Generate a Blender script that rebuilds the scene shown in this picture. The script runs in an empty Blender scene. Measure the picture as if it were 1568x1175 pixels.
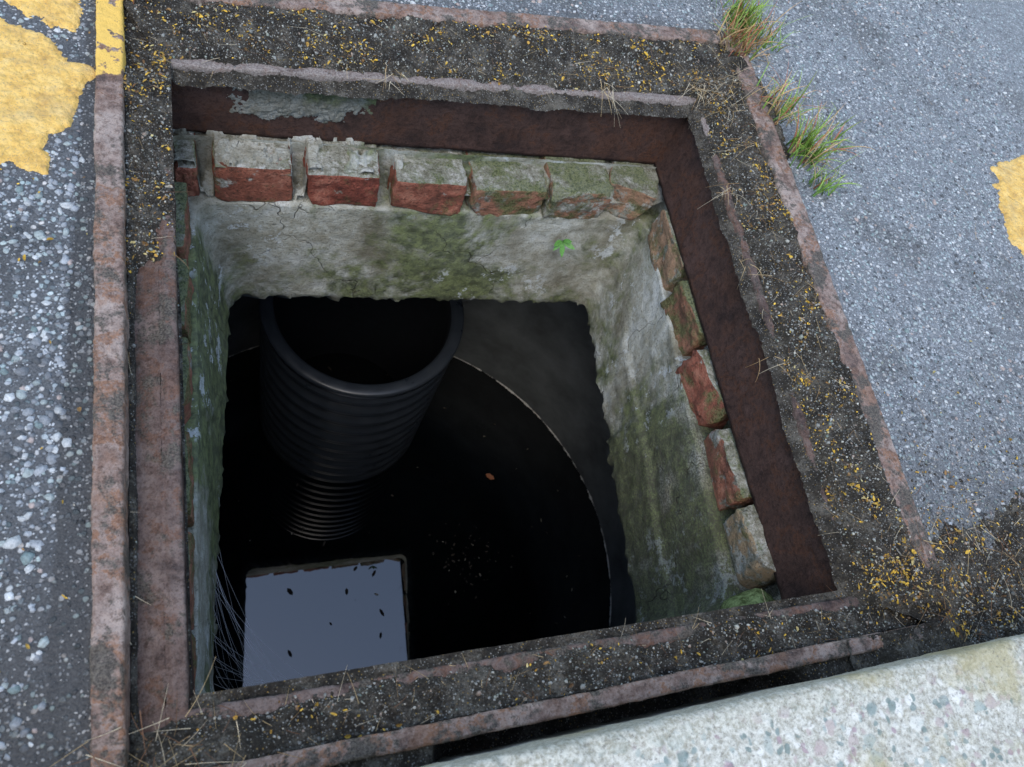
import bpy, bmesh, math, numpy as np
from mathutils import Matrix, Vector
rng = np.random.default_rng(11)
S = bpy.context.scene
# ------------------------------------------------------------------ helpers
def _h(ix, iy, iz, seed):
    h = (ix.astype(np.int64)*374761393 + iy.astype(np.int64)*668265263 + iz.astype(np.int64)*2147483647 + seed*974634777) & 0xffffffff
    h = ((h ^ (h >> 13))*1274126177) & 0xffffffff
    h = (h ^ (h >> 16)) & 0xffffffff
    h = (h*2246822519) & 0xffffffff
    h = h ^ (h >> 15)
    return (h & 0xffffff)/float(0xffffff)
def vn(p, seed=0):
    i = np.floor(p).astype(np.int64); f = p-i; f = f*f*(3-2*f)
    r = 0
    for a in (0, 1):
        for b in (0, 1):
            for c in (0, 1):
                w = (f[..., 0] if a else 1-f[..., 0])*(f[..., 1] if b else 1-f[..., 1])*(f[..., 2] if c else 1-f[..., 2])
                r = r + w*_h(i[..., 0]+a, i[..., 1]+b, i[..., 2]+c, seed)
    return r
def fbm(p, scale, octv=4, seed=0, gain=.5):
    r = 0; amp = 1; tot = 0
    q = p*scale
    for o in range(octv):
        r = r+amp*(vn(q, seed+o*17)-.5); tot += amp; amp *= gain; q = q*2.03+7.1
    return r/tot
def P3(x, y, z=0.):
    x, y, z = np.broadcast_arrays(np.asarray(x, float), np.asarray(y, float), np.asarray(z, float))
    return np.stack([x, y, z], -1)
def sm(a, b, x):
    t = np.clip((x-a)/(b-a), 0, 1); return t*t*(3-2*t)
def mesh_np(name, V, F, mat, smooth=True, cols=None, parent=None):
    me = bpy.data.meshes.new(name)
    V = np.asarray(V, np.float32).reshape(-1, 3); F = np.asarray(F, np.int32); k = F.shape[1]
    me.vertices.add(len(V)); me.vertices.foreach_set("co", V.ravel())
    me.loops.add(F.size); me.loops.foreach_set("vertex_index", F.ravel())
    me.polygons.add(len(F)); me.polygons.foreach_set("loop_start", np.arange(0, F.size, k, dtype=np.int32))
    me.update(calc_edges=True)
    me.polygons.foreach_set("use_smooth", np.full(len(F), smooth, bool))
    if cols is not None:
        ca = me.color_attributes.new("Col", 'FLOAT_COLOR', 'POINT')
        c = np.ones((len(V), 4), np.float32); c[:, :3] = cols; ca.data.foreach_set("color", c.ravel())
    me.materials.append(mat); me.validate(); me.update()
    ob = bpy.data.objects.new(name, me); S.collection.objects.link(ob)
    if parent: ob.parent = parent
    return ob
def gridF(nu, nv, off=0, wrap=False):
    i = np.arange(nu if wrap else nu-1)[:, None]; j = np.arange(nv-1)[None, :]
    i2 = (i+1) % nu
    a = i*nv+j; b = i2*nv+j; c = i2*nv+j+1; d = i*nv+j+1
    return np.stack([a, b, c, d], -1).reshape(-1, 4)+off
def empty(name):
    e = bpy.data.objects.new(name, None); S.collection.objects.link(e); return e

class Mt:
    def __init__(s, name, rough=.85, spec=.3):
        s.m = bpy.data.materials.new(name); s.m.use_nodes = True; s.t = s.m.node_tree
        s.b = s.t.nodes["Principled BSDF"]; s.b.inputs["Roughness"].default_value = rough
        s.b.inputs["Specular IOR Level"].default_value = spec
        s.co = s.t.nodes.new("ShaderNodeTexCoord").outputs["Object"]
        s.sx = None
    def lk(s, a, i):
        if isinstance(a, bpy.types.NodeSocket): s.t.links.new(a, i)
        elif isinstance(a, (tuple, list)) and len(a) == 3 and i.type == 'RGBA': i.default_value = (*a, 1)
        else: i.default_value = a
    def noise(s, sc, det=4, ro=.6, dist=0., vec=None):
        n = s.t.nodes.new("ShaderNodeTexNoise"); n.inputs["Scale"].default_value = sc; n.inputs["Detail"].default_value = min(det, 5)
        n.inputs["Roughness"].default_value = ro; n.inputs["Distortion"].default_value = dist
        s.lk(vec or s.co, n.inputs["Vector"]); return n.outputs["Fac"]
    def vor(s, sc, feat='F1', rnd=1., vec=None):
        n = s.t.nodes.new("ShaderNodeTexVoronoi"); n.feature = feat; n.inputs["Scale"].default_value = sc
        n.inputs["Randomness"].default_value = rnd
        s.lk(vec or s.co, n.inputs["Vector"]); return n
    def warp(s, sc, amt):
        nn = s.t.nodes.new("ShaderNodeTexNoise"); nn.inputs["Scale"].default_value = sc; nn.inputs["Detail"].default_value = 2
        s.lk(s.co, nn.inputs["Vector"])
        q = s.t.nodes.new("ShaderNodeVectorMath"); q.operation = 'SCALE'; q.inputs[3].default_value = amt
        d = s.t.nodes.new("ShaderNodeVectorMath"); d.operation = 'ADD'
        s.lk(nn.outputs["Color"], q.inputs[0]); s.lk(s.co, d.inputs[0]); s.lk(q.outputs[0], d.inputs[1]); return d.outputs[0]
    def ramp(s, f, stops, interp='LINEAR'):
        n = s.t.nodes.new("ShaderNodeValToRGB"); r = n.color_ramp; r.interpolation = interp
        while len(r.elements) < len(stops): r.elements.new(.5)
        for e, (p, c) in zip(r.elements, stops):
            e.position = p; e.color = (c, c, c, 1) if isinstance(c, (int, float)) else (*c, 1)
        s.lk(f, n.inputs[0]); return n.outputs[0]
    def mix(s, f, a, b, mode='MIX'):
        n = s.t.nodes.new("ShaderNodeMix"); n.data_type = 'RGBA'; n.blend_type = mode
        s.lk(f, n.inputs[0]); s.lk(a, n.inputs[6]); s.lk(b, n.inputs[7]); return n.outputs[2]
    def ma(s, op, a, b=0., c=0.):
        n = s.t.nodes.new("ShaderNodeMath"); n.operation = op
        s.lk(a, n.inputs[0]); s.lk(b, n.inputs[1])
        if op in ('MULTIPLY_ADD',): s.lk(c, n.inputs[2])
        return n.outputs[0]
    def mr(s, v, a, b, c=0., d=1.):
        n = s.t.nodes.new("ShaderNodeMapRange"); n.inputs[1].default_value = a; n.inputs[2].default_value = b
        n.inputs[3].default_value = c; n.inputs[4].default_value = d; s.lk(v, n.inputs[0]); return n.outputs[0]
    def xyz(s):
        if not s.sx:
            s.sx = s.t.nodes.new("ShaderNodeSeparateXYZ"); s.lk(s.co, s.sx.inputs[0])
        return s.sx.outputs
    def nz(s):
        g = s.t.nodes.new("ShaderNodeNewGeometry"); x = s.t.nodes.new("ShaderNodeSeparateXYZ")
        s.lk(g.outputs["Normal"], x.inputs[0]); return x.outputs[2]
    def sep(s, c):
        x = s.t.nodes.new("ShaderNodeSeparateColor"); s.lk(c, x.inputs[0]); return x.outputs
    def attr(s):
        n = s.t.nodes.new("ShaderNodeAttribute"); n.attribute_name = "Col"; return n.outputs["Color"]
    def bump(s, h, dist, strg=1., nrm=None):
        n = s.t.nodes.new("ShaderNodeBump"); n.inputs["Distance"].default_value = dist; n.inputs["Strength"].default_value = strg
        s.lk(h, n.inputs["Height"])
        if nrm: s.lk(nrm, n.inputs["Normal"])
        return n.outputs[0]
    def fin(s, col, rough=None, nrm=None):
        s.lk(col, s.b.inputs["Base Color"])
        if rough is not None: s.lk(rough, s.b.inputs["Roughness"])
        if nrm: s.lk(nrm, s.b.inputs["Normal"])
        return s.m
# ------------------------------------------------------------------ materials
def mat_asphalt():
    m = Mt("asphalt", .7, .5)
    x, y, z = m.xyz()
    wv = m.warp(120, .004)
    v1 = m.vor(160, vec=wv); v2 = m.vor(340, vec=wv)
    c1 = m.sep(v1.outputs["Color"]); c2 = m.sep(v2.outputs["Color"])
    s1 = m.mr(v1.outputs["Distance"], .34, .48, 1, 0)
    s2 = m.mr(v2.outputs["Distance"], .36, .50, 1, 0)
    right = m.mr(x, .2, .9)
    pal = [(0, (.05, .052, .054)), (.2, (.13, .138, .145)), (.45, (.25, .265, .275)), (.68, (.36, .38, .385)), (.86, (.47, .48, .47)), (1, (.62, .63, .61))]
    st1 = m.ramp(c1[0], pal); st2 = m.ramp(c2[0], pal)
    tint = m.ramp(c1[1], [(0, (1, .9, .82)), (.3, (1, 1, 1)), (.7, (.9, 1, .98)), (1, (.82, .98, .94))])
    st1 = m.mix(1., st1, tint, 'MULTIPLY')
    f4 = m.noise(450, 3, .7)
    bit = m.mix(m.mr(f4, .3, .7), (.028, .029, .029), (.13, .133, .133))
    bit = m.mix(m.ma('MULTIPLY', right, m.mr(f4, .35, .65, .15, .85)), bit, (.26, .275, .28))
    big = m.noise(5, 4, .6)
    on1 = m.ma('MULTIPLY', s1, m.mr(m.ma('ADD', c1[2], m.ma('MULTIPLY', right, .25)), .42, .5))
    on2 = m.ma('MULTIPLY', s2, m.mr(m.ma('ADD', c2[2], m.ma('MULTIPLY', right, .3)), .45, .55))
    col = m.mix(on2, bit, st2)
    col = m.mix(on1, col, st1)
    seam = m.ma('MULTIPLY', m.mr(x, -.165, -.15), m.mr(x, -.1, -.12))
    seam = m.mr(m.ma('ADD', seam, m.ma('MULTIPLY', m.noise(14, 4), .8)), .85, 1.25)
    damp = m.mr(big, .52, .66)
    damp = m.ma('MAXIMUM', m.ma('MULTIPLY', damp, .55), m.ma('MULTIPLY', seam, .75))
    lowl = m.ma('MULTIPLY', m.mr(y, .3, .05), m.mr(x, 0, -.1))
    damp = m.ma('MAXIMUM', damp, m.ma('MULTIPLY', lowl, .75))
    cr = m.ma('MULTIPLY', m.mr(y, .34, .06), m.mr(x, .7, .8))
    cr = m.ma('MULTIPLY', cr, m.mr(m.noise(16, 4), .3, .6, .2, .8))
    damp = m.ma('MAXIMUM', damp, cr)
    col = m.mix(damp, col, m.mix(1., col, (.36, .32, .28), 'MULTIPLY'))
    h = m.ma('ADD', m.ma('MULTIPLY', on1, .7), m.ma('MULTIPLY', on2, .45))
    h = m.ma('ADD', h, m.ma('MULTIPLY', f4, .6))
    return m.fin(col, .6, m.bump(h, .0022, .9))
def mat_stone():
    m = Mt("aggregate_stone", .55, .5)
    c = m.attr(); n = m.noise(400, 3, .7)
    c = m.mix(1., c, m.ramp(n, [(.3, .6), (.55, 1.), (.75, 1.2)]), 'MULTIPLY')
    return m.fin(c, .6, m.bump(n, .0012))
def mat_attr(name, rough=.8, spec=.2):
    m = Mt(name, rough, spec); c = m.attr()
    c = m.mix(1., c, m.ramp(m.noise(350, 2, .7), [(.3, .6), (.7, 1.2)]), 'MULTIPLY')
    return m.fin(c)
def mat_yellow():
    m = Mt("yellow_road_paint", .6, .4)
    n = m.noise(45, 5, .65); f = m.noise(420, 3, .7)
    c = m.ramp(n, [(.3, (.5, .28, .06)), (.5, (.74, .46, .11)), (.7, (.84, .58, .2))])
    c = m.mix(m.mr(f, .54, .68, 0, .75), c, (.3, .23, .13))
    c = m.mix(m.mr(m.noise(13, 4, .7), .5, .66, 0, .5), c, (.4, .3, .15))
    v = m.vor(150)
    h = m.ma('ADD', m.ma('MULTIPLY', v.outputs["Distance"], -.9), m.ma('MULTIPLY', n, .8))
    h = m.ma('ADD', h, m.ma('MULTIPLY', f, .5))
    return m.fin(c, .6, m.bump(h, .003, .9))
def mat_rust(name, dark, mid, light, orange, yellow=False, rough=.75, pit=.003, dusty=False, dirt=.5, sc=26, speck=.3):
    m = Mt(name, rough, .35)
    x, y, z = m.xyz()
    n1 = m.noise(sc, 5, .72); n2 = m.noise(150, 4, .75); n3 = m.noise(520, 3, .75)
    mid2 = tuple(a*.6+b*.4 for a, b in zip(mid, light))
    c = m.ramp(n1, [(.34, dark), (.43, mid), (.50, mid2), (.54, orange), (.58, mid), (.63, mid2), (.70, light)])
    o = m.noise(11, 4, .7)
    c = m.mix(m.mr(o, .55, .64, 0, .5), c, orange)
    c = m.mix(m.mr(o, .47, .38, 0, .7), c, light)
    c = m.mix(m.mr(n2, .5, .62, 0, .75), c, m.mix(1., c, (.45, .38, .34), 'MULTIPLY'))
    c = m.mix(m.mr(n3, .56, .68, 0, speck), c, light)
    c = m.mix(m.mr(n3, .45, .34, 0, .7), c, m.mix(1., c, (.35, .3, .27), 'MULTIPLY'))
    if dirt:
        d = m.ma('ADD', m.noise(19, 5, .75), m.ma('MULTIPLY', n2, .25))
        c = m.mix(m.mr(d, .68-.06*dirt, .76-.06*dirt, 0, .9), c, m.mix(m.mr(n3, .4, .6), (.025, .022, .018), (.12, .105, .08)))
    if dusty:
        k = m.ma('MULTIPLY', m.mr(y, .70, .76), m.mr(n2, .38, .52, .25, .85))
        c = m.mix(k, c, m.mix(m.mr(n3, .4, .6), (.17, .135, .115), (.34, .295, .26)))
    if yellow:
        k = m.ma('MULTIPLY', m.mr(m.ma('ADD', y, m.ma('MULTIPLY', m.noise(50, 4), .16)), .815, .825), m.mr(x, -.05, -.09))
        c = m.mix(m.ma('MULTIPLY', k, m.mr(m.noise(60, 4), .38, .42)), c, (.76, .48, .1))
    h = m.ma('ADD', n2, m.ma('MULTIPLY', n3, .5)); h = m.ma('ADD', h, m.ma('MULTIPLY', n1, 1.8))
    return m.fin(c, rough, m.bump(h, pit, 1.))
def mat_concrete(name, dark=1.):
    m = Mt(name, .85, .25)
    x, y, z = m.xyz()
    n1 = m.noise(8, 5, .7); n2 = m.noise(55, 5, .7); n3 = m.noise(330, 3, .75)
    c = m.ramp(n1, [(.34, (.2, .185, .13)), (.45, (.36, .35, .28)), (.55, (.48, .48, .41)), (.68, (.62, .63, .58))])
    c = m.mix(m.mr(n2, .45, .6, 0, .55), c, m.mix(1., c, (.6, .57, .47), 'MULTIPLY'))
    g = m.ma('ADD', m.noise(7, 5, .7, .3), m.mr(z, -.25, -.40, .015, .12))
    lw = m.ma('MULTIPLY', m.mr(x, .03, -.01), m.ma('MULTIPLY', m.mr(y, .69, .63), m.mr(y, .25, .35)))
    g = m.ma('ADD', g, m.ma('MULTIPLY', lw, .20))
    g = m.ma('ADD', g, m.ma('MULTIPLY', m.mr(x, .5, .6), m.mr(y, .46, .2, 0, .17)))
    mid_ = m.ma('MULTIPLY', m.mr(x, .16, .26), m.mr(x, .46, .34))
    g = m.ma('ADD', g, m.ma('MULTIPLY', m.ma('MULTIPLY', mid_, m.mr(y, .6, .68)), .09))
    c = m.mix(m.mr(g, .54, .66, 0, .88), c, m.mix(m.mr(n2, .4, .6), (.045, .06, .015), (.18, .215, .08)))
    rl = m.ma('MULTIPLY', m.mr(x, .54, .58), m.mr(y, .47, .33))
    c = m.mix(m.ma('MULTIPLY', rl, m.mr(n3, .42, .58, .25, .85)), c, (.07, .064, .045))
    wb = m.ma('MULTIPLY', m.mr(m.noise(17, 5, .8), .56, .60, 0, .75), m.mr(m.noise(5, 2, .5), .5, .56))
    wb = m.ma('MULTIPLY', wb, m.ma('SUBTRACT', 1., m.ma('MULTIPLY', rl, .7)))
    c = m.mix(wb, c, m.mix(n2, (.48, .52, .5), (.8, .83, .83)))
    c = m.mix(m.mr(n3, .56, .64, 0, .6), c, (.09, .085, .065))
    cr = m.vor(5.5, 'DISTANCE_TO_EDGE', vec=m.warp(25, .07))
    crk = m.mr(cr.outputs["Distance"], .0, .006, 1, 0)
    crk = m.ma('MULTIPLY', crk, m.mr(n1, .5, .56))
    c = m.mix(m.ma('MULTIPLY', crk, .75), c, (.06, .05, .035))
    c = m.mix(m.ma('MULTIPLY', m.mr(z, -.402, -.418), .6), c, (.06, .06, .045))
    if dark != 1.: c = m.mix(1., c, (dark, dark, dark*1.02), 'MULTIPLY')
    h = m.ma('ADD', m.ma('MULTIPLY', n2, 1.1), m.ma('MULTIPLY', n3, .7)); h = m.ma('SUBTRACT', h, m.ma('MULTIPLY', crk, .8))
    return m.fin(c, .85, m.bump(h, .004, .9))
def mat_brick():
    m = Mt("old_red_brick", .85, .25)
    a = m.sep(m.attr())
    n = m.noise(34, 5, .75); f = m.noise(280, 3, .75)
    red = m.ramp(n, [(.36, (.13, .038, .026)), (.5, (.28, .08, .05)), (.64, (.42, .17, .11))])
    red = m.mix(a[1], red, m.mix(.7, red, (.44, .37, .22)))
    mor = m.ramp(m.noise(48, 5, .8), [(.36, (.12, .115, .075)), (.5, (.3, .29, .23)), (.64, (.55, .54, .49))])
    mo = m.ma('ADD', m.noise(28, 5, .7), m.ma('MULTIPLY', a[0], .4))
    mo = m.ma('ADD', mo, m.mr(m.nz(), .5, .85, 0, .32))
    c = m.mix(m.mr(mo, .64, .70), red, mor)
    gr = m.ma('ADD', m.noise(24, 5, .7, .3), m.ma('MULTIPLY', a[2], .22))
    gr = m.ma('ADD', gr, m.mr(m.nz(), .3, .8, -.02, .05))
    c = m.mix(m.mr(gr, .57, .70, 0, .85), c, m.mix(m.mr(f, .4, .6), (.035, .05, .012), (.2, .22, .09)))
    c = m.mix(m.mr(f, .57, .66, 0, .7), c, (.045, .032, .022))
    return m.fin(c, .88, m.bump(m.ma('ADD', m.noise(90, 4, .75), m.ma('MULTIPLY', f, .8)), .0045, 1.))
def mat_dirt():
    m = Mt("wet_dirt", .85, .3)
    n = m.noise(30, 5, .75); f = m.noise(420, 4, .8)
    c = m.ramp(m.ma('ADD', m.ma('MULTIPLY', n, .6), m.ma('MULTIPLY', f, .4)), [(.38, (.018, .015, .011)), (.5, (.062, .052, .038)), (.6, (.2, .178, .14))])
    v = m.vor(480); cc = m.sep(v.outputs["Color"])
    on = m.ma('MULTIPLY', m.mr(v.outputs["Distance"], .3, .45, 1, 0), m.mr(cc[2], .66, .7))
    c = m.mix(on, c, m.ramp(cc[0], [(0, (.1, .1, .1)), (.4, (.42, .4, .35)), (.75, (.2, .18, .14)), (1, (.45, .28, .05))]))
    h = m.ma('ADD', m.noise(130, 4, .75), f)
    return m.fin(c, .85, m.bump(h, .006, 1.))
def mat_kerb():
    m = Mt("exposed_aggregate_concrete", .75, .3)
    x, y, z = m.xyz()
    wv = m.warp(70, .012)
    v1 = m.vor(58, vec=wv); v2 = m.vor(140, vec=wv); c1 = m.sep(v1.outputs["Color"]); c2 = m.sep(v2.outputs["Color"])
    pal = [(0, (.15, .21, .19)), (.16, (.66, .65, .57)), (.3, (.34, .24, .26)), (.42, (.74, .72, .64)), (.56, (.2, .26, .24)), (.7, (.46, .38, .34)), (.84, (.36, .41, .37)), (1, (.78, .76, .69))]
    s1 = m.ma('MULTIPLY', m.mr(v1.outputs["Distance"], .34, .46, 1, 0), m.mr(c1[1], .4, .5))
    s2 = m.ma('MULTIPLY', m.mr(v2.outputs["Distance"], .36, .5, 1, 0), m.mr(c2[1], .4, .5))
    n2 = m.noise(200, 4, .8)
    base = m.mix(m.mr(n2, .4, .6), (.35, .33, .26), (.64, .62, .53))
    c = m.mix(m.ma('MULTIPLY', s2, .8), base, m.ramp(c2[0], pal, 'CONSTANT')); c = m.mix(m.ma('MULTIPLY', s1, .8), c, m.ramp(c1[0], pal, 'CONSTANT'))
    edge = m.mr(m.ma('ADD', y, m.ma('MULTIPLY', m.noise(30, 3), .024)), -.045, -.032)
    c = m.mix(m.ma('MULTIPLY', edge, .85), c, m.mix(m.mr(n2, .4, .6), (.33, .31, .23), (.62, .6, .5)))
    och = m.mr(m.ma('ADD', m.noise(12, 4, .6), m.mr(x, .45, .75, 0, .15)), .56, .7, 0, .7)
    c = m.mix(och, c, m.mix(n2, (.27, .23, .1), (.54, .46, .25)))
    c = m.mix(m.mr(m.noise(260, 3, .75), .56, .66, 0, .6), c, (.14, .13, .11))
    h = m.ma('ADD', m.ma('MULTIPLY', s1, .25), m.ma('MULTIPLY', n2, 1.))
    return m.fin(c, .7, m.bump(h, .0025, .9))
def mat_pipe(inner=False):
    m = Mt("black_corrugated_plastic" if not inner else "black_plastic_liner", .38, .5 if not inner else .1)
    n = m.noise(30, 4, .6)
    c = m.mix(n, (.012, .016, .022), (.032, .039, .048)) if not inner else m.mix(n, (.008, .010, .013), (.018, .021, .026))
    return m.fin(c, m.mr(n, .3, .7, .26, .42) if not inner else .85)
def mat_chamber():
    m = Mt("damp_concrete_wall", .75, .3)
    n = m.noise(8, 4, .6)
    c = m.ramp(n, [(.3, (.09, .1, .1)), (.7, (.19, .21, .215))])
    return m.fin(c, .75, m.bump(m.noise(60, 4), .003))
def mat_water():
    m = bpy.data.materials.new("still_dark_water"); m.use_nodes = True; t = m.node_tree
    b = t.nodes["Principled BSDF"]; b.inputs["Base Color"].default_value = (.002, .003, .004, 1)
    b.inputs["Roughness"].default_value = .0; b.inputs["IOR"].default_value = 1.95; b.inputs["Specular IOR Level"].default_value = .5
    return m
A = mat_asphalt(); STONE = mat_stone(); DIRT = mat_dirt(); YEL = mat_yellow()
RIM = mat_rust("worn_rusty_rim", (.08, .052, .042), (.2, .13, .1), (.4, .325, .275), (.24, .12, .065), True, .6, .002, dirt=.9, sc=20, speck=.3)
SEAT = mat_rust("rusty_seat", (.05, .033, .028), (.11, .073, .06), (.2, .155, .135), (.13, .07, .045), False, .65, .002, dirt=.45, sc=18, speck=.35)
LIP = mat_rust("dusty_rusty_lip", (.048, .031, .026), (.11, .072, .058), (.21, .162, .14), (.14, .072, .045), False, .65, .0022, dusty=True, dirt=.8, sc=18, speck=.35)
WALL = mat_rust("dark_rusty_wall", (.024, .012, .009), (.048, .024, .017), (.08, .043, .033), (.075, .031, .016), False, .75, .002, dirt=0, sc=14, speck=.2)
CONC = mat_concrete("mossy_concrete"); BRICK = mat_brick(); KERB = mat_kerb()
# ------------------------------------------------------------------ geometry data  (corner order BL,TL,TR,BR)
def Q(bl, tl, tr, br, z): return np.array([[*bl, z], [*tl, z], [*tr, z], [*br, z]], float)
O = Q((-.118, -.014), (-.147, .892), (.818, .964), (.768, -.014), .003)
I1 = Q((-.0955, .003), (-.117, .868), (.780, .932), (.735, .003), .003)
I2 = I1.copy(); I2[:, 2] = -.034
LP = Q((-.053, .050), (-.067, .787), (.697, .818), (.660, .046), -.024)
LPb = Q((-.055, .050), (-.075, .784), (.668, .786), (.642, .052), -.132)
LPm = LP*.87+LPb*.13
def off(q, d, z=None):
    c = q[:, :2].mean(0); s = np.sign(q[:, :2]-c); r = q.copy(); r[:, :2] += s*d
    if z is not None: r[:, 2] = z
    return r
LO = off(LP, .014); LO2 = off(LP, .017, -.0245)
def loft(loops, subs, n, nzamp=.0006, nsc=90, seed=1, nzxy=.0):
    V = []; F = []; o = 0
    rows = [loops[0]]
    for k, s in enumerate(subs):
        for i in range(1, s+1): rows.append(loops[k]+(loops[k+1]-loops[k])*i/s)
    rows = np.array(rows)
    for s in range(4):
        a = rows[:, s]; b = rows[:, (s+1) % 4]
        u = np.linspace(0, 1, n)[:, None, None]
        p = a[None]*(1-u)+b[None]*u
        V.append(p.reshape(-1, 3)); F.append(gridF(n, len(rows), o)); o += n*len(rows)
    V = np.concatenate(V)
    d = np.stack([fbm(V, nsc, 4, seed, .65), fbm(V, nsc, 4, seed+50, .65), fbm(V, nsc, 3, seed+90)], -1)*nzamp*4
    d2 = np.stack([fbm(V, 14, 3, seed+5), fbm(V, 14, 3, seed+55), fbm(V, 14, 3, seed+95)*.3], -1)*nzxy*4
    return V+d+d2, np.concatenate(F)
frame = empty("catch_basin_frame")
Od = O.copy(); Od[:, 2] = -.05
V, F = loft([Od, O, off(O, -.002, .005), off(I1, .002, .005), I1, I2], [4, 1, 10, 1, 6], 600, .0008, 90, 3, .0008)
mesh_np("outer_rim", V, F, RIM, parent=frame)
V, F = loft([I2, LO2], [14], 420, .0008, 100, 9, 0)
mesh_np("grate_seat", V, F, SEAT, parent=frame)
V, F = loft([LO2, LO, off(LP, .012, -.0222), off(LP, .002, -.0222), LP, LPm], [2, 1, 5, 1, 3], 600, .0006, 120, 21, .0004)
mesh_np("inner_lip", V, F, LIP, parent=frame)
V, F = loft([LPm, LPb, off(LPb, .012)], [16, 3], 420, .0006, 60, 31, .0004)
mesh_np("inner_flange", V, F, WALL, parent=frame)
x = np.linspace(-.01, .19, 200)[:, None]; z = np.linspace(-.115, -.035, 90)[None]
X, Z = np.broadcast_arrays(x, z); p = P3(X, .5, Z)
mask = 1.0-np.maximum(abs(X-.085-.5*(Z+.06))/.070, abs(Z+.072)/.022)+fbm(p, 45, 6, 71, .7)*2.6
yw = .7868+.002*X/.2 - np.tanh(mask*2.0)*.004+fbm(p, 220, 3, 8)*.004
mesh_np("mortar_smear", P3(X, yw, Z), gridF(200, 90), mat_concrete("grey_mortar", .5), parent=frame)
# ------------------------------------------------------------------ ground
def gz(x, y):
    p = P3(x, y, 0.)
    return fbm(p, 9, 4, 200)*.006+fbm(p, 70, 3, 210)*.003 - .002
def axis(lo, hi, step, far):
    a = np.arange(lo, hi+step/2, step); l = []; r = []; d = step
    q = lo
    while q > -far: d *= 1.5; q -= d; l.append(q)
    q = hi; d = step
    while q < far: d *= 1.5; q += d; r.append(q)
    return np.array(l[::-1]+list(a)+r)
ax = axis(-.4, 1.6, .005, 40); ay = axis(-.20, 1.45, .005, 40)
Xg, Yg = np.meshgrid(ax, ay, indexing='ij')
def inside_hole(x, y, m=.008):
    l = -.120-.03*y+m; r = .768+.052*y-m; b = .902+.075*x-m*.5
    return (x > l) & (x < r) & (y < b) & (y > -.045)
near = (abs(Xg-.6) < 1.3) & (abs(Yg-.6) < 1.3)
Zg = np.where(near, gz(Xg, Yg), -.002)
F = gridF(len(ax), len(ay)); Vg = np.stack([Xg, Yg, Zg], -1).reshape(-1, 3)
cen = Vg[F].mean(1); F = F[~inside_hole(cen[:, 0], cen[:, 1])]
ground = mesh_np("asphalt_ground", Vg, F, A)
# ------------------------------------------------------------------ yellow paint
def paint(x0, x1, y0, y1, maskf, name, n=(260, 260)):
    X, Y = np.meshgrid(np.linspace(x0, x1, n[0]), np.linspace(y0, y1, n[1]), indexing='ij')
    mk = maskf(X, Y)
    Z = gz(X, Y)+np.clip(mk*.6, -.006, .0035)+fbm(P3(X, Y), 120, 4, 5, .7)*.004*(mk > 0)
    return mesh_np(name, np.stack([X, Y, Z], -1), gridF(*n), YEL)
def mkL(X, Y):
    p = P3(X, Y)
    d = np.minimum(-.168+.25*(Y-.66)*(Y < .75)-X+.01*(Y > .8), Y-.615-(X+.24)*-.35)
    gap = .013-abs(Y-.800-(X+.2)*-.55)
    return np.minimum(d, -gap+.003)+fbm(p, 30, 6, 301, .65)*.055-.001
paint(-.6, -.13, .56, 1.3, mkL, "yellow_road_marking", (320, 400))
def mkR(X, Y):
    p = P3(X, Y)
    d = np.minimum(X-1.212-abs(Y-.56)*.35, .125-abs(Y-.57)+(X-1.2)*.3)
    return d+fbm(p, 30, 6, 311, .65)*.05
paint(1.15, 1.6, .3, .95, mkR, "yellow_road_marking.001", (240, 300))
# ------------------------------------------------------------------ stones
def ico(sub, amp, seed):
    bm = bmesh.new(); bmesh.ops.create_icosphere(bm, subdivisions=sub, radius=1.)
    v = np.array([q.co[:] for q in bm.verts]); f = np.array([[l.index for l in fa.verts] for fa in bm.faces]); bm.free()
    r = 1+fbm(v, 1.1, 2, seed)*amp*2
    v = v*r[:, None]
    rg = np.random.default_rng(seed)
    for _ in range(7):
        nn = rg.normal(size=3); nn /= np.linalg.norm(nn); dd = rg.uniform(.6, .85)
        s = v@nn; v = v-np.clip(s-dd, 0, None)[:, None]*nn
    return v, f
def rotm(n, flat=False):
    if flat:
        a = rng.uniform(0, 2*np.pi, n); tx = rng.normal(0, .3, n); ty = rng.normal(0, .3, n)
    else:
        a, tx, ty = rng.uniform(0, 2*np.pi, (3, n))
    ca, sa = np.cos(a), np.sin(a); z = np.zeros(n); o = np.ones(n)
    Rz = np.stack([ca, -sa, z, sa, ca, z, z, z, o], -1).reshape(-1, 3, 3)
    c, s = np.cos(tx), np.sin(tx); Rx = np.stack([o, z, z, z, c, -s, z, s, c], -1).reshape(-1, 3, 3)
    c, s = np.cos(ty), np.sin(ty); Ry = np.stack([c, z, s, z, o, z, -s, z, c], -1).reshape(-1, 3, 3)
    return Rz@Rx@Ry
def scatter(name, bases, pos, scl, R, cols, mat, parent=None, smooth=True):
    V = []; F = []; C = []; o = 0; idx = rng.integers(0, len(bases), len(pos))
    for b, (bv, bf) in enumerate(bases):
        k = np.where(idx == b)[0]
        if not len(k): continue
        v = bv[None]*scl[k][:, None, :]
        v = np.einsum('nij,nkj->nki', R[k], v)+pos[k][:, None]
        V.append(v.reshape(-1, 3)); C.append(np.repeat(cols[k], len(bv), 0))
        F.append((bf[None]+(np.arange(len(k))*len(bv))[:, None, None]).reshape(-1, bf.shape[1])+o); o += len(k)*len(bv)
    return mesh_np(name, np.concatenate(V), np.concatenate(F), mat, smooth, np.concatenate(C), parent)
STB = [ico(1, .35, s) for s in range(5)]
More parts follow.
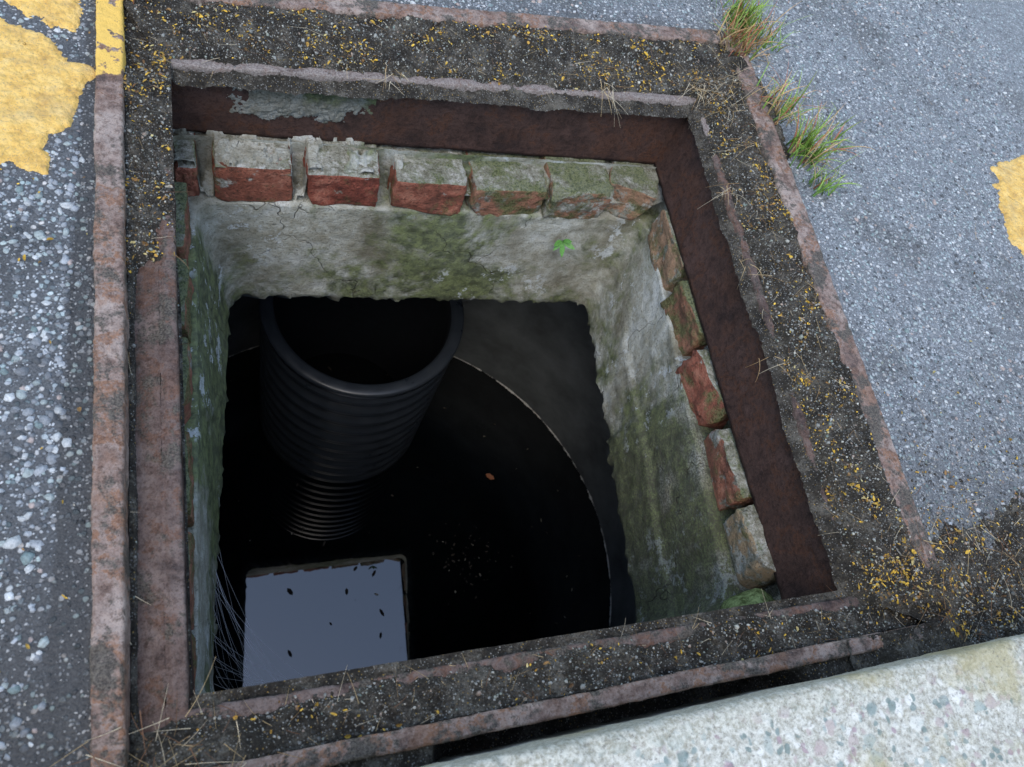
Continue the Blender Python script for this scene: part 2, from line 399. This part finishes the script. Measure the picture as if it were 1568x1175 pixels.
def stonecols(n, bright=1.):
    pal = np.array([[.08, .083, .085], [.17, .178, .185], [.27, .285, .295], [.37, .39, .4], [.33, .37, .35], [.4, .32, .28], [.5, .51, .49], [.62, .63, .61], [.2, .26, .25]])
    c = pal[rng.choice(len(pal), n, p=[.13, .17, .21, .19, .08, .06, .09, .03, .04])]*bright
    return c*rng.uniform(.8, 1.12, (n, 1))
n = 34000
xy = np.stack([rng.uniform(-.36, 1.45, n), rng.uniform(-.03, 1.3, n)], -1)
keep = ~inside_hole(xy[:, 0], xy[:, 1], -.012)
lf_ = xy[:, 0] < 0
dens = np.where(lf_, .35+.65*(fbm(P3(xy[:, 0], xy[:, 1]), 9, 3, 66) > -.02), .85)
dens = np.where(lf_ & (xy[:, 1] < .22), dens*.5, dens)
seamm = (xy[:, 0] > -.155) & (xy[:, 0] < 0) & (rng.random(n) > .12)
keep &= (rng.random(n) < dens) & ~(seamm)
keep &= ~((xy[:, 0] < -.13) & (mkL(xy[:, 0], xy[:, 1]) > -.004)) & ~((xy[:, 0] > 1.15) & (mkR(xy[:, 0], xy[:, 1]) > -.004))
xy = xy[keep]; n = len(xy)
sz = rng.gamma(6, .00052, n)+.0008; sz = np.clip(sz, .0015, .0065)*np.where(xy[:, 0] < 0, 1.08, .80)
pos = np.stack([xy[:, 0], xy[:, 1], gz(xy[:, 0], xy[:, 1])-sz*.25], -1)
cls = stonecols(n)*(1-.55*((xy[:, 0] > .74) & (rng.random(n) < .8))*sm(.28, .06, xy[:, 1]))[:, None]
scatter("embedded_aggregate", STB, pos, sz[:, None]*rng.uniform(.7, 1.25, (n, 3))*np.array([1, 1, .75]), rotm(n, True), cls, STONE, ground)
# ------------------------------------------------------------------ dirt in the channel of the frame
def dirt_side(s, u, v):
    a = I1[s]*(1-u[..., None])+I1[(s+1) % 4]*u[..., None]
    b = LP[s]*(1-u[..., None])+LP[(s+1) % 4]*u[..., None]
    p = a*(1-v[..., None])+b*v[..., None]
    x, y = p[..., 0], p[..., 1]
    q = P3(x, y)
    nz = fbm(q, 26, 5, 400)*.026*(1-.35*sm(.75, 1, v))+fbm(q, 160, 4, 410, .7)*.009
    if s == 0: base = -.010-.010*v-.03*sm(.53, .46, y+fbm(q, 40, 2, 3)*.05)*sm(.08, .25, v)-.016*sm(.53, .44, y)
    elif s == 1: base = .000-.020*v**1.3-.008*sm(.80, .95, v)
    elif s == 2: base = .001-.020*v**1.2+.007*sm(.45, .2, y)*(1-v*.6)-.007*sm(.78, .92, v)
    else: base = -.010-.012*v-.005*sm(.6, .9, v)
    return np.stack([x, y, base+nz], -1)
dirt = empty("dirt")
for s, nm in enumerate(["channel_left", "channel_back", "channel_right", "channel_front"]):
    U, W = np.meshgrid(np.linspace(-.01, 1.01, 560), np.linspace(-.05, 1.02, 56), indexing='ij')
    if s in (1, 2, 3): W = W*1.2-.20*(1-W)
    mesh_np(nm, dirt_side(s, U, W)+np.array([0, 0, -.004])*(W < 0)[..., None], gridF(560, 56), DIRT, parent=dirt)
def corner_dirt(X, Y):
    p = P3(X, Y)
    d = .008-.045*np.clip(np.hypot((X-.80)/1.7, (Y-.00)/.40)-.04, 0, 1)
    d = d+fbm(p, 24, 5, 500, .6)*.022+fbm(p, 150, 4, 510, .7)*.008
    return d
X, Y = np.meshgrid(np.linspace(.60, 1.5, 450), np.linspace(-.034, .36, 220), indexing='ij')
Zc = corner_dirt(X, Y)
Fg = gridF(450, 220); cc = np.stack([X, Y, Zc], -1).reshape(-1, 3)[Fg].mean(1)
Fg = Fg[~((cc[:, 0] < .738) & (cc[:, 1] > .002))]
mesh_np("corner_spill", np.stack([X, Y, Zc], -1), Fg, DIRT, parent=dirt)
X, Y = np.meshgrid(np.linspace(-.4, 1.2, 600), np.linspace(-.05, -.008, 18), indexing='ij')
Zc = -.003-.09*sm(.14, .18, X+fbm(P3(X, Y), 25, 3, 4)*.05)*sm(.56, .48, X+fbm(P3(X, Y), 30, 3, 9)*.12)+fbm(P3(X, Y), 40, 4, 530)*.02
mesh_np("kerb_gap_fill", np.stack([X, Y, Zc], -1), gridF(600, 18), DIRT, parent=dirt)
def blobdirt(cx, cy, rx, ry, name, seed, top=.008):
    X, Y = np.meshgrid(np.linspace(cx-rx*1.3, cx+rx*1.3, 140), np.linspace(cy-ry*1.3, cy+ry*1.3, 140), indexing='ij')
    p = P3(X, Y); Z = top-.02*np.hypot((X-cx)/rx, (Y-cy)/ry)**2+fbm(p, 30, 5, seed)*.022+fbm(p, 170, 3, seed, .7)*.006
    mesh_np(name, np.stack([X, Y, Z], -1), gridF(140, 140), DIRT, parent=dirt)
blobdirt(-.075, .865, .05, .045, "corner_heap_a", 540)
blobdirt(-.045, -.005, .07, .035, "corner_heap_b", 550, .007)
blobdirt(.79, .89, .045, .05, "corner_heap_c", 560, .006)
blobdirt(.815, .80, .02, .16, "corner_heap_d", 570, .004)
# ------------------------------------------------------------------ litter, grit
fl = np.array([[-1, 0, 0], [-.4, .55, .12], [.5, .5, .1], [1, 0, 0], [.45, -.5, .1], [-.45, -.5, .14], [0, 0, -.08]], float)
ff = np.array([[6, 0, 1], [6, 1, 2], [6, 2, 3], [6, 3, 4], [6, 4, 5], [6, 5, 0]])
LIT = mat_attr("dry_leaf_litter", .7, .3)
litc = np.array([[.72, .46, .06], [.6, .39, .07], [.45, .26, .05], [.3, .17, .06], [.16, .09, .04], [.6, .5, .22], [.4, .36, .28]])
P = []
for s, k in ((0, 900), (1, 3600), (2, 4400), (3, 600)):
    u = rng.random(k); v = rng.random(k)*1.0-.04
    if s == 0: u = 1-.45*rng.random(k)**1.2
    if s == 2: u = rng.random(k)**.75
    q = dirt_side(s, u, v)
    clump = (fbm(q, 28, 4, 77, .65)*1.6+rng.normal(0, .10, k)) > .11
    P.append(q[clump])
k = 650; x = .74+rng.exponential(.16, k); y = -.02+abs(rng.normal(0, .10, k)); zc = np.maximum(corner_dirt(x, y), gz(x, y))
ok = ~inside_hole(x, y, .03); P.append(np.stack([x, y, zc], -1)[ok])
k = 220; x = rng.uniform(.8, 1.4, k); y = rng.exponential(.18, k); P.append(np.stack([x, y, gz(x, y)+.001], -1)[~inside_hole(x, y)])
k = 50; x = rng.uniform(-.25, -.14, k); y = rng.uniform(0, .8, k); P.append(np.stack([x, y, gz(x, y)+.002], -1))
pos = np.concatenate(P); pos[:, 2] += .0012; n = len(pos)
sz = rng.gamma(3.2, .0004, n)+.0005
scatter("leaf_litter", [(fl, ff)], pos, sz[:, None]*np.stack([rng.uniform(.8, 1.4, n), rng.uniform(.6, 1.2, n), rng.uniform(.6, 3, n)], -1), rotm(n, True), litc[rng.choice(7, n, p=[.26, .2, .15, .13, .11, .08, .07])]*rng.uniform(.5, 1.1, (n, 1)), LIT, smooth=False)
P = []
for s, k in ((0, 2200), (1, 7000), (2, 7000), (3, 2600)):
    u = rng.random(k); v = rng.random(k)*1.05-.08
    if s == 0: u = np.where(rng.random(k) < .75, 1-.45*rng.random(k), u)
    P.append(dirt_side(s, u, v))
k = 6000; x = .74+rng.exponential(.25, k); y = -.03+rng.exponential(.09, k); P.append(np.stack([x, y, np.maximum(corner_dirt(x, y), gz(x, y))], -1)[~inside_hole(x, y, 0)])
pos = np.concatenate(P); n = len(pos); sz = rng.gamma(2.5, .0003, n)+.0004
c = stonecols(n, .8)*np.array([1.06, 1, .86]); dk = rng.random(n) < .5; c[dk] = np.array([.035, .03, .022])
scatter("grit", STB, pos, sz[:, None]*rng.uniform(.7, 1.2, (n, 3)), rotm(n), c, STONE)
def strands(name, lines, rad, cols, mat, parent=None):
    V = []; F = []; C = []; o = 0
    for L, r, c in zip(lines, rad, cols):
        L = np.asarray(L); m = len(L); t = np.gradient(L, axis=0); t /= np.linalg.norm(t, axis=1)[:, None]+1e-9
        up = np.array([.3, .2, .93]); a = np.cross(t, up); a /= np.linalg.norm(a, axis=1)[:, None]+1e-9; b = np.cross(t, a)
        rr = r*np.linspace(1, .35, m)[:, None]
        ring = np.stack([L+rr*(np.cos(q)*a+np.sin(q)*b) for q in (0, 2.094, 4.189)], 1)
        V.append(ring.reshape(-1, 3)); C.append(np.repeat([c], m*3, 0))
        i = np.arange(m-1)[:, None]*3; j = np.arange(3)[None]; j2 = (j+1) % 3
        F.append(np.stack([i+j, i+j2, i+3+j2, i+3+j], -1).reshape(-1, 4)+o); o += m*3
    return mesh_np(name, np.concatenate(V), np.concatenate(F), mat, True, np.concatenate(C), parent)
def bent(p, d, L, sag=.0, m=7, wob=.25):
    d = d/np.linalg.norm(d); t = np.linspace(0, 1, m)[:, None]; side = rng.normal(0, wob, 3)
    q = p+d*L*t+side*L*t*t*.5
    q[:, 2] -= sag*(t[:, 0]**2); return q
NEED = mat_attr("dry_needles", .6, .3); GR = mat_attr("grass_blades", .5, .4)
lines = []; rad = []; cols = []
tan = np.array([[.5, .36, .18], [.32, .2, .09], [.6, .5, .34], [.2, .1, .05]])
def addn(p, L, r, flat=.12):
    a = rng.uniform(0, 6.28); lines.append(bent(p, np.array([math.cos(a), math.sin(a), rng.normal(0, flat)]), L)); rad.append(r); cols.append(tan[rng.integers(4)]*rng.uniform(.7, 1.2))
for s, k in ((0, 50), (1, 110), (2, 190), (3, 120)):
    for _ in range(k):
        p = dirt_side(s, np.array([rng.random()]), np.array([rng.random()]))[0]+[0, 0, .003]; addn(p, rng.uniform(.006, .03), rng.uniform(.0002, .00045))
for _ in range(140):
    x = .74+rng.exponential(.15); y = -.025+abs(rng.normal(0, .10)); addn(np.array([x, y, max(corner_dirt(np.array(x), np.array(y)), 0)+.004]), rng.uniform(.01, .045), rng.uniform(.0003, .0005))
for _ in range(90):
    addn(np.array([rng.normal(-.07, .035), rng.normal(.0, .02), .010]), rng.uniform(.015, .05), .0004)
for _ in range(40):
    x = rng.uniform(.85, 1.4); y = rng.uniform(0, 1.1); addn(np.array([x, y, .002]), rng.uniform(.01, .04), .0003)
for cx, cy, k, L0 in ((.705, .835, 40, .05), (.745, .80, 70, .07), (.765, .86, 110, .09), (.785, .92, 70, .07), (.20, .795, 10, .04), (.53, .815, 14, .05), (.69, .63, 16, .05), (.67, .5, 8, .04), (.66, .35, 6, .04), (.755, .72, 30, .06)):
    for _ in range(k):
        p = np.array([cx, cy, -.008])+rng.normal(0, .010, 3)*[1, 1, .3]; d = np.array([rng.normal(0, .6)-.3*(cx > .6), -abs(rng.normal(.5, .5)), rng.normal(.15, .4)])
        lines.append(bent(p, d, rng.uniform(.012, L0), rng.uniform(0, .03))); rad.append(.0005); cols.append(tan[rng.integers(3)]*rng.uniform(.7, 1.3))
strands("dry_needles", lines, rad, cols, NEED)
def tuft(name, spots):
    V = []; F = []; C = []; o = 0
    for (cx, cy, k, H, spr, dryp) in spots:
        for _ in range(k):
            base = np.array([cx+rng.normal(0, spr), cy+rng.normal(0, spr), rng.uniform(-.004, .004)])
            a = rng.uniform(0, 6.28); lean = rng.uniform(.15, 1.3); L = H*rng.uniform(.35, 1.3); w = rng.uniform(.0007, .0016)
            d = np.array([math.cos(a), math.sin(a), 0]); sd = np.array([-d[1], d[0], 0]); m = 7; t = np.linspace(0, 1, m)[:, None]
            th = lean*(.35+t*1.0); q = base+np.cumsum(np.concatenate([np.zeros((1, 3)), (np.sin(th)*d+np.cos(th)*np.array([0, 0, 1]))[1:]*L/(m-1)]), 0)
            q += sd*rng.normal(0, .12)*L*t*t
            ww = w*(1-t**1.6)+.00008
            V.append(np.stack([q-sd*ww, q+[0, 0, -.0004], q+sd*ww], 1).reshape(-1, 3))
            dry = rng.random() < dryp
            c = (np.array([.5, .36, .16]) if rng.random() < .65 else np.array([.36, .14, .06])) if dry else np.array([.17, .33, .05])*rng.uniform(.7, 1.5)
            cc_ = c*(.5+.7*t); cc_[:, 0] += .12*t[:, 0]**2
            C.append(np.repeat(cc_, 3, 0)); F.append(gridF(m, 3, o)); o += m*3
    mesh_np(name, np.concatenate(V), np.concatenate(F), GR, True, np.concatenate(C))
tuft("grass_tuft", [(.825, .985, 140, .065, .018, .3), (.80, .93, 120, .055, .018, .8), (.85, .95, 50, .055, .02, .4)])
tuft("grass_tuft", [(.842, .700, 130, .07, .013, .25), (.825, .79, 70, .06, .02, .6), (.845, .64, 40, .045, .012, .15), (.92, .74, 16, .045, .02, .2)])
tuft("grass_tuft", [(-.105, .88, 45, .045, .012, .5), (-.04, .90, 20, .03, .02, .4)])
# ------------------------------------------------------------------ kerb and pavement behind it
prof = [(-.030, -.12), (-.0295, -.02), (-.029, .06)]
for a in np.linspace(0, math.pi/2, 7): prof.append((-.029-.010*(1-math.cos(a)), .086+.010*math.sin(a)))
prof += [(-.029-.010-.15*t, .096+.004*t) for t in np.linspace(.03, 1, 26)]+[(-.19, .05)]
prof = np.array(prof); xs = np.linspace(-1.5, 3.0, 1600)
Xk = np.repeat(xs[:, None], len(prof), 1); Yk = np.repeat(prof[None, :, 0], len(xs), 0); Zk = np.repeat(prof[None, :, 1], len(xs), 0)
q = np.stack([Xk, Yk, Zk], -1); q = q+np.stack([0*Xk, fbm(q, 14, 5, 600)*.006+fbm(q, 90, 3, 605, .7)*.003, fbm(q, 22, 5, 610)*.004+fbm(q, 100, 3, 615, .7)*.002], -1)
chip = sm(.1, .22, fbm(q*[1, .3, .3], 16, 3, 640)); q[..., 2] -= chip*.010*np.exp(-((Yk+.036)/.010)**2)
mesh_np("kerb", q, gridF(len(xs), len(prof)), KERB)
X, Y = np.meshgrid(np.linspace(-20, 20, 60), np.linspace(-3.2, -.186, 20), indexing='ij')
mesh_np("pavement", P3(X, Y, .094), gridF(60, 20), KERB)
# ------------------------------------------------------------------ shaft
def rquad(c, r, ns=110, nc=14):
    P = []
    for i in range(4):
        p0, p1, p2 = c[i-1], c[i], c[(i+1) % 4]
        a = p1+(p0-p1)/np.linalg.norm(p0-p1)*r; b = p1+(p2-p1)/np.linalg.norm(p2-p1)*r
        t = np.linspace(0, 1, nc)[:, None]; P.append((1-t)**2*a+2*t*(1-t)*p1+t*t*b)
        e = p2+(p1-p2)/np.linalg.norm(p1-p2)*r; t = np.linspace(0, 1, ns+2)[1:-1, None]; P.append(b+(e-b)*t)
    return np.concatenate(P)
B0 = rquad(Q((-.072, .02), (-.078, .775), (.69, .775), (.672, .03), -.128), .02)
B1 = rquad(Q((-.072, .02), (-.078, .775), (.69, .775), (.672, .03), -.199), .02)
T0 = rquad(Q((-.056, .062), (-.050, .718), (.668, .718), (.606, .068), -.197), .035)
H0 = rquad(Q((-.054, .075), (-.010, .701), (.632, .684), (.582, .072), -.420), .035)
N = len(T0); rows = []
for t in np.linspace(0, 1, 8): rows.append(B0*(1-t)+B1*t)
for t in np.linspace(.15, 1, 6): rows.append(B1*(1-t)+T0*t)
R0 = len(rows)
for t in np.linspace(.02, 1, 60): rows.append(T0*(1-t)+H0*t)
rows = np.array(rows).transpose(1, 0, 2)
c0 = np.array([.30, .40, 0]); out = rows-c0; out[..., 2] = 0; out /= np.linalg.norm(out, axis=-1)[..., None]
k = fbm(rows, 8, 3, 700)*.010+fbm(rows, 60, 4, 710, .6)*.006
tcol = np.concatenate([np.zeros(R0), np.linspace(.02, 1, 60)])[None]
step = sm(.50, .56, tcol+fbm(rows, 12, 3, 790)*.08)*sm(.60, .64, rows[..., 0]+.08*(rows[..., 1] < .4))*sm(.62, .5, rows[..., 1])*.007
edge = np.clip((tcol-.93)/.07, 0, 1)**2
rag = fbm(rows*[1, 1, 0], 60, 5, 720, .65)
rows = rows+out*(k-step+edge*(.004+rag*.028))[..., None]
rows[..., 2] += edge*(fbm(rows*[1, 1, 0], 50, 5, 730, .65)*.034+.003)+fbm(rows, 50, 4, 740)*.010*(tcol < .05)*(tcol > 0)
shaft = empty("catch_basin_shaft")
mesh_np("concrete_walls", rows, gridF(N, rows.shape[1], wrap=True), CONC, parent=shaft)
last = rows[:, -1]; CH = np.array([.30, .44]); RC = .763
ang = np.arctan2(last[:, 1]-CH[1], last[:, 0]-CH[0])
circ = np.stack([CH[0]+RC*np.cos(ang), CH[1]+RC*np.sin(ang), np.full(N, -.50)], -1)
u1 = last+[0, 0, -.012]+out[:, -1]*.01; u2 = last+out[:, -1]*.03; u2[:, 2] = -.45
lowc = circ.copy(); lowc[:, 2] = -1.60
rr = [last, u1, u2]+[u2*(1-t)+circ*t for t in np.linspace(.1, 1, 6)]+[circ*(1-t)+lowc*t for t in np.linspace(.05, 1, 20)]
rr = np.array(rr).transpose(1, 0, 2)
mesh_np("round_chamber", rr, gridF(N, rr.shape[1], wrap=True), mat_chamber(), parent=shaft)
a = np.linspace(0, 2*np.pi, 1800)
th = np.clip(.0012+fbm(P3(np.cos(a)*RC, np.sin(a)*RC), 40, 5, 760, .7)*.014, .0, .006)
ring = np.stack([np.stack([CH[0]+(RC-.001)*np.cos(a), CH[1]+(RC-.001)*np.sin(a), -1.434+0*a+th*1.2], -1), np.stack([CH[0]+(RC-.001-th)*np.cos(a), CH[1]+(RC-.001-th)*np.sin(a), -1.434+0*a], -1)], 1)
sc = Mt("pale_scum", .8); sc = sc.fin((.7, .7, .66))
mesh_np("waterline_scum", ring, gridF(1800, 2), sc, parent=shaft)
def boxgrid(dim, n=22):
    V = []; F = []; o = 0; l = np.linspace(-1, 1, n); l = np.sign(l)*abs(l)**.7
    for ax_ in range(3):
        for sg in (-1, 1):
            a, b = np.meshgrid(l, l, indexing='ij'); p = np.zeros((n, n, 3)); p[..., ax_] = sg
            p[..., (ax_+1) % 3] = a; p[..., (ax_+2) % 3] = b
            V.append(p.reshape(-1, 3)); F.append(gridF(n, n, o)); o += n*n
    V = np.concatenate(V)*np.array(dim)/2; return V, np.concatenate(F)
BV = []; BF = []; BC = []; bo = 0
def brick(c, dim, rz=0, rx=0, col=(.1, .2, .2), seed=0, rough=1.):
    global bo
    V, F = boxgrid(dim); r = .0035
    inn = np.clip(V, -np.array(dim)/2+r, np.array(dim)/2-r); d = V-inn; L = np.linalg.norm(d, axis=1)[:, None]
    V = inn+d/np.maximum(L, 1e-9)*np.minimum(L, r)
    q = V+seed*3.7
    V = V+V/np.linalg.norm(V, axis=1)[:, None]*(fbm(q, 30, 3, 800)*.010+fbm(q, 110, 4, 810, .65)*.007)[:, None]*rough
    rg = np.random.default_rng(seed+5)
    for _ in range(5):
        nn = rg.normal(size=3); nn /= np.linalg.norm(nn); sup = (abs(nn)*np.array(dim)/2).sum(); dd = sup*rg.uniform(.80, .94)
        s = V@nn; V = V-np.clip(s-dd, 0, None)[:, None]*nn
    M = np.array(Matrix.Rotation(rz, 3, 'Z')@Matrix.Rotation(rx, 3, 'X'))
    V = V@M.T+np.array(c)
    BV.append(V); BF.append(F+bo); BC.append(np.repeat([col], len(V), 0)); bo += len(V)
zc = -.168
bx = [(-.075, -.046), (-.024, .078), (.098, .200), (.224, .334), (.342, .462), (.470, .578), (.590, .675)]
for i, ((x0, x1), yf, col) in enumerate(zip(bx, (.725, .722, .722, .720, .718, .716, .722), [(.0, .1, .3), (.0, .1, .2), (.0, .0, .15), (.05, .1, .25), (.3, .3, .6), (.45, .4, .65), (.35, .6, .45)])):
    brick(((x0+x1)/2, yf+.055, zc+rng.normal(0, .003)), (x1-x0, .11, .066), rng.normal(0, .035)-(.35 if i == 6 else 0), rng.normal(0, .03), col, i+1, 1.2)
for i, (y0, y1, xf, col) in enumerate([(.575, .695, .666, (.3, .7, .6)), (.455, .558, .657, (.1, .3, .7)), (.328, .440, .647, (.05, .1, .3)), (.202, .310, .640, (.3, .2, .3)), (.092, .188, .634, (.4, 1., .1)), (.0, .07, .66, (.5, .5, .5))]):
    brick((xf+.050, (y0+y1)/2, zc+rng.normal(0, .003)), (.11, y1-y0, .072), rng.normal(0, .06), rng.normal(0, .04), col, 20+i, 1.7)
for i, y0 in enumerate([.60, .485, .37, .255, .14, .03]):
    brick((-.059-.055, y0+.052, zc), (.11, .104, .062), rng.normal(0, .03), 0, (.1, .2, .75), 40+i)
for i, x0 in enumerate([-.04, .075, .19, .305, .42, .535]):
    brick((x0+.052, .058-.055, zc), (.104, .11, .062), rng.normal(0, .03), 0, (.4, .3, .5), 60+i)
mesh_np("brick_course", np.concatenate(BV), np.concatenate(BF), BRICK, True, np.concatenate(BC), shaft)
X, Y = np.meshgrid(np.linspace(-.076, .69, 700), np.linspace(.727, .80, 100), indexing='ij'); p = P3(X, Y)
wx, wy = X+fbm(p, 45, 4, 12, .6)*.05, Y+fbm(p, 45, 4, 13, .6)*.05
plate = _h(np.floor(wx*26), np.floor(wy*42), 0*X, 5)
Zm = -.1355+fbm(p, 34, 5, 850, .65)*.012+(plate-.45)*.026*sm(.28, .18, X)-.022*sm(.758, .735, Y+fbm(p, 40, 4, 860)*.05)*sm(.6, .45, vn(p*22, 5)*1.0)*sm(.1, .25, X)-.010*sm(.2, .34, X)
gapm = 0
for (a0, a1) in zip([b[1] for b in bx[:3]], [b[0] for b in bx[1:4]]): gapm = gapm+sm(a0-.002, a0+.003, X)*sm(a1+.002, a1-.003, X)
Zm = Zm-gapm*.06*sm(.785, .765, Y)
mesh_np("mortar_bed", np.stack([X, Y, Zm], -1), gridF(700, 100), mat_concrete("bed_mortar", .9), parent=shaft)
BIG = [ico(3, .5, s) for s in (31, 32, 33)]
pp = np.array([[.62, .060, -.165]]); mo = Mt("moss", .9, .1)
mm = mo.fin(mo.mix(mo.mr(mo.noise(90, 5, .8), .4, .6), (.09, .11, .035), (.36, .44, .17)), .9, mo.bump(mo.noise(200, 4, .7), .005))
scatter("mossy_stone", [BIG[0]], pp, np.array([[.045, .036, .032]]), rotm(1, True), np.ones((1, 3)), mm)
# ------------------------------------------------------------------ water, pipe
WZ = -1.435
a = np.linspace(0, 2*np.pi, 129)[:-1]
Vw = np.concatenate([[[CH[0], CH[1], WZ]], np.stack([CH[0]+(RC+.01)*np.cos(a), CH[1]+(RC+.01)*np.sin(a), 0*a+WZ], -1)])
i = np.arange(128); mesh_np("water", Vw, np.stack([0*i, 1+i, 1+(i+1) % 128], -1), mat_water(), False)
pc = np.array([.282, .925]); top = -.805
def revolve(pr, name, mat, parent):
    pr = np.array(pr); a = np.linspace(0, 2*np.pi, 161)[:-1]
    Vp = np.stack([pc[0]+pr[None, :, 0]*np.cos(a)[:, None], pc[1]+pr[None, :, 0]*np.sin(a)[:, None], np.repeat(pr[None, :, 1], 160, 0)], -1)
    mesh_np(name, Vp, gridF(160, len(pr), wrap=True), mat, parent=parent)
pipe = empty("corrugated_pipe")
revolve([(.204, -1.6), (.204, -1.2), (.204, top-.05), (.205, top-.014), (.208, top-.006)], "liner", mat_pipe(True), pipe)
pr = [(.208, top-.006), (.212, top-.001), (.218, top), (.234, top), (.239, top-.003), (.240, top-.008), (.239, top-.018), (.233, top-.024), (.224, top-.030)]
zz = top-.030; pitch = .060
while zz > -1.58:
    for t in np.linspace(0, 1, 17)[:-1]:
        w = .5-.5*math.cos(2*math.pi*t); w = w**.5
        w -= .2*math.exp(-((t-.5)/.07)**2)
        pr.append((.218+.021*w, zz-pitch*t))
    zz -= pitch
revolve(pr, "ribbed_wall", mat_pipe(), pipe)
n = 110; r = RC*np.sqrt(rng.random(n))*.95; t = rng.uniform(0, 6.28, n)
pos = np.stack([CH[0]+r*np.cos(t), CH[1]+r*np.sin(t), np.full(n, WZ+.0015)], -1)
cl = np.stack([rng.normal(.60, .05, 70), rng.normal(.42, .06, 70), np.full(70, WZ+.0015)], -1)
sk = np.array([[.10, .40], [.33, .42], [.25, .38], [.34, .31], [.33, .25], [.09, .24], [.07, .14], [.28, .44], [.2, .3]])
sk = np.concatenate([sk, np.full((9, 1), WZ+.0015)], 1)
pos = np.concatenate([pos, cl, sk, [[.722, .674, WZ+.003]]])
n = len(pos); sz = rng.gamma(2.5, .0009, n)+.0006; sz[-10:-1] = rng.uniform(.005, .011, 9); sz[-1] = .014
cc = np.tile(np.array([.05, .04, .03]), (n, 1)); lt = rng.random(n) < .25; cc[lt] = [.3, .28, .22]; cc[-10:-1] = [.02, .015, .01]; cc[-1] = [.3, .12, .06]
scl = sz[:, None]*np.stack([rng.uniform(.9, 1.5, n), rng.uniform(.6, 1.1, n), np.full(n, .5)], -1)
Rz = rotm(n, True); Rz[:, :, :] = 0.; aa = rng.uniform(0, 6.28, n); Rz[:, 0, 0] = np.cos(aa); Rz[:, 0, 1] = -np.sin(aa); Rz[:, 1, 0] = np.sin(aa); Rz[:, 1, 1] = np.cos(aa); Rz[:, 2, 2] = 1
scatter("floating_debris", [(fl, ff)], pos, scl, Rz, cc, LIT, smooth=False)
lines = []
for _ in range(26):
    p = np.array([-.048, rng.uniform(.09, .36), rng.uniform(-.44, -.34)]); e = np.array([rng.uniform(-.03, .09), .076, rng.uniform(-.46, -.38)])
    t = np.linspace(0, 1, 12)[:, None]; l = p*(1-t)+e*t; l[:, 2] -= .03*np.sin(t[:, 0]*np.pi)*rng.random(); l[:, 0] -= .015*np.sin(t[:, 0]*np.pi)*rng.random(); lines.append(l)
wb = Mt("cobweb_silk", .5); wb = wb.fin((.75, .77, .8))
strands("cobweb", lines, [.00015]*len(lines), [(1, 1, 1)]*len(lines), wb)
lf = []; lfF = []; o = 0; C = []
for ang_, L, w, el in ((-.4, .015, .006, .3), (.9, .013, .005, .6), (2.4, .015, .006, .2), (3.6, .012, .005, -.2), (-1.5, .014, .006, -.3), (1.7, .010, .004, .9)):
    m = 9; t = np.linspace(0, 1, m)[:, None]
    d = np.array([math.cos(ang_)*math.cos(el), -.6+.2*math.sin(ang_), math.sin(el)+.25*math.sin(ang_)]); d /= np.linalg.norm(d); s = np.cross(d, [0, -.5, .8]); s /= np.linalg.norm(s)
    q = np.array([.514, .692, -.228])+d*L*t*1.7+np.array([0, 0, -1])*L*.35*t*t; ww = w*.8*np.sin(np.pi*np.clip(t, .02, .98))**.8
    lf.append(np.stack([q-s*ww, q-[0, 0, .0006], q+s*ww], 1).reshape(-1, 3)); lfF.append(gridF(m, 3, o)); o += m*3; C.append(np.repeat([[.12, .3, .06]], m*3, 0))
mesh_np("seedling", np.concatenate(lf), np.concatenate(lfF), GR, True, np.concatenate(C))
# ------------------------------------------------------------------ camera
cd = bpy.data.cameras.new("camera"); cam = bpy.data.objects.new("camera", cd); S.collection.objects.link(cam)
r = Vector((.93856, -.18314, .29252)); u = Vector((.03977, .89934, .43543)); b = Vector((-.34282, -.39705, .85137))
cam.matrix_world = Matrix(((r.x, u.x, b.x, 0), (r.y, u.y, b.y, 0), (r.z, u.z, b.z, .7), (0, 0, 0, 1)))
cd.sensor_width = 36; cd.lens = 25.99; cd.clip_start = .01; cd.clip_end = 200
cd.dof.use_dof = True; cd.dof.focus_distance = 1.0; cd.dof.aperture_fstop = 9.0
S.camera = cam
# ------------------------------------------------------------------ light
el, az = math.radians(62), math.radians(215)
w = bpy.data.worlds.new("World"); S.world = w; w.use_nodes = True; t = w.node_tree
sky = t.nodes.new("ShaderNodeTexSky"); sky.sky_type = 'NISHITA'; sky.sun_disc = False; sky.sun_elevation = el; sky.sun_rotation = az
sky.air_density = 1.2; sky.dust_density = .8; sky.ozone_density = 1.
hs = t.nodes.new("ShaderNodeHueSaturation"); hs.inputs["Saturation"].default_value = .9; hs.inputs["Value"].default_value = 2.3
t.links.new(sky.outputs[0], hs.inputs["Color"]); t.links.new(hs.outputs[0], t.nodes["Background"].inputs[0])
t.nodes["Background"].inputs[1].default_value = .15
sd = bpy.data.lights.new("sun", 'SUN'); sd.energy = 1.5; sd.angle = math.radians(35); sd.color = (1, .90, .77)
so = bpy.data.objects.new("sun", sd); S.collection.objects.link(so)
dirv = Vector((math.sin(az)*math.cos(el), math.cos(az)*math.cos(el), math.sin(el)))
so.rotation_euler = dirv.to_track_quat('Z', 'Y').to_euler()
S.view_settings.view_transform = 'Standard'; S.view_settings.look = 'None'; S.view_settings.exposure = 0
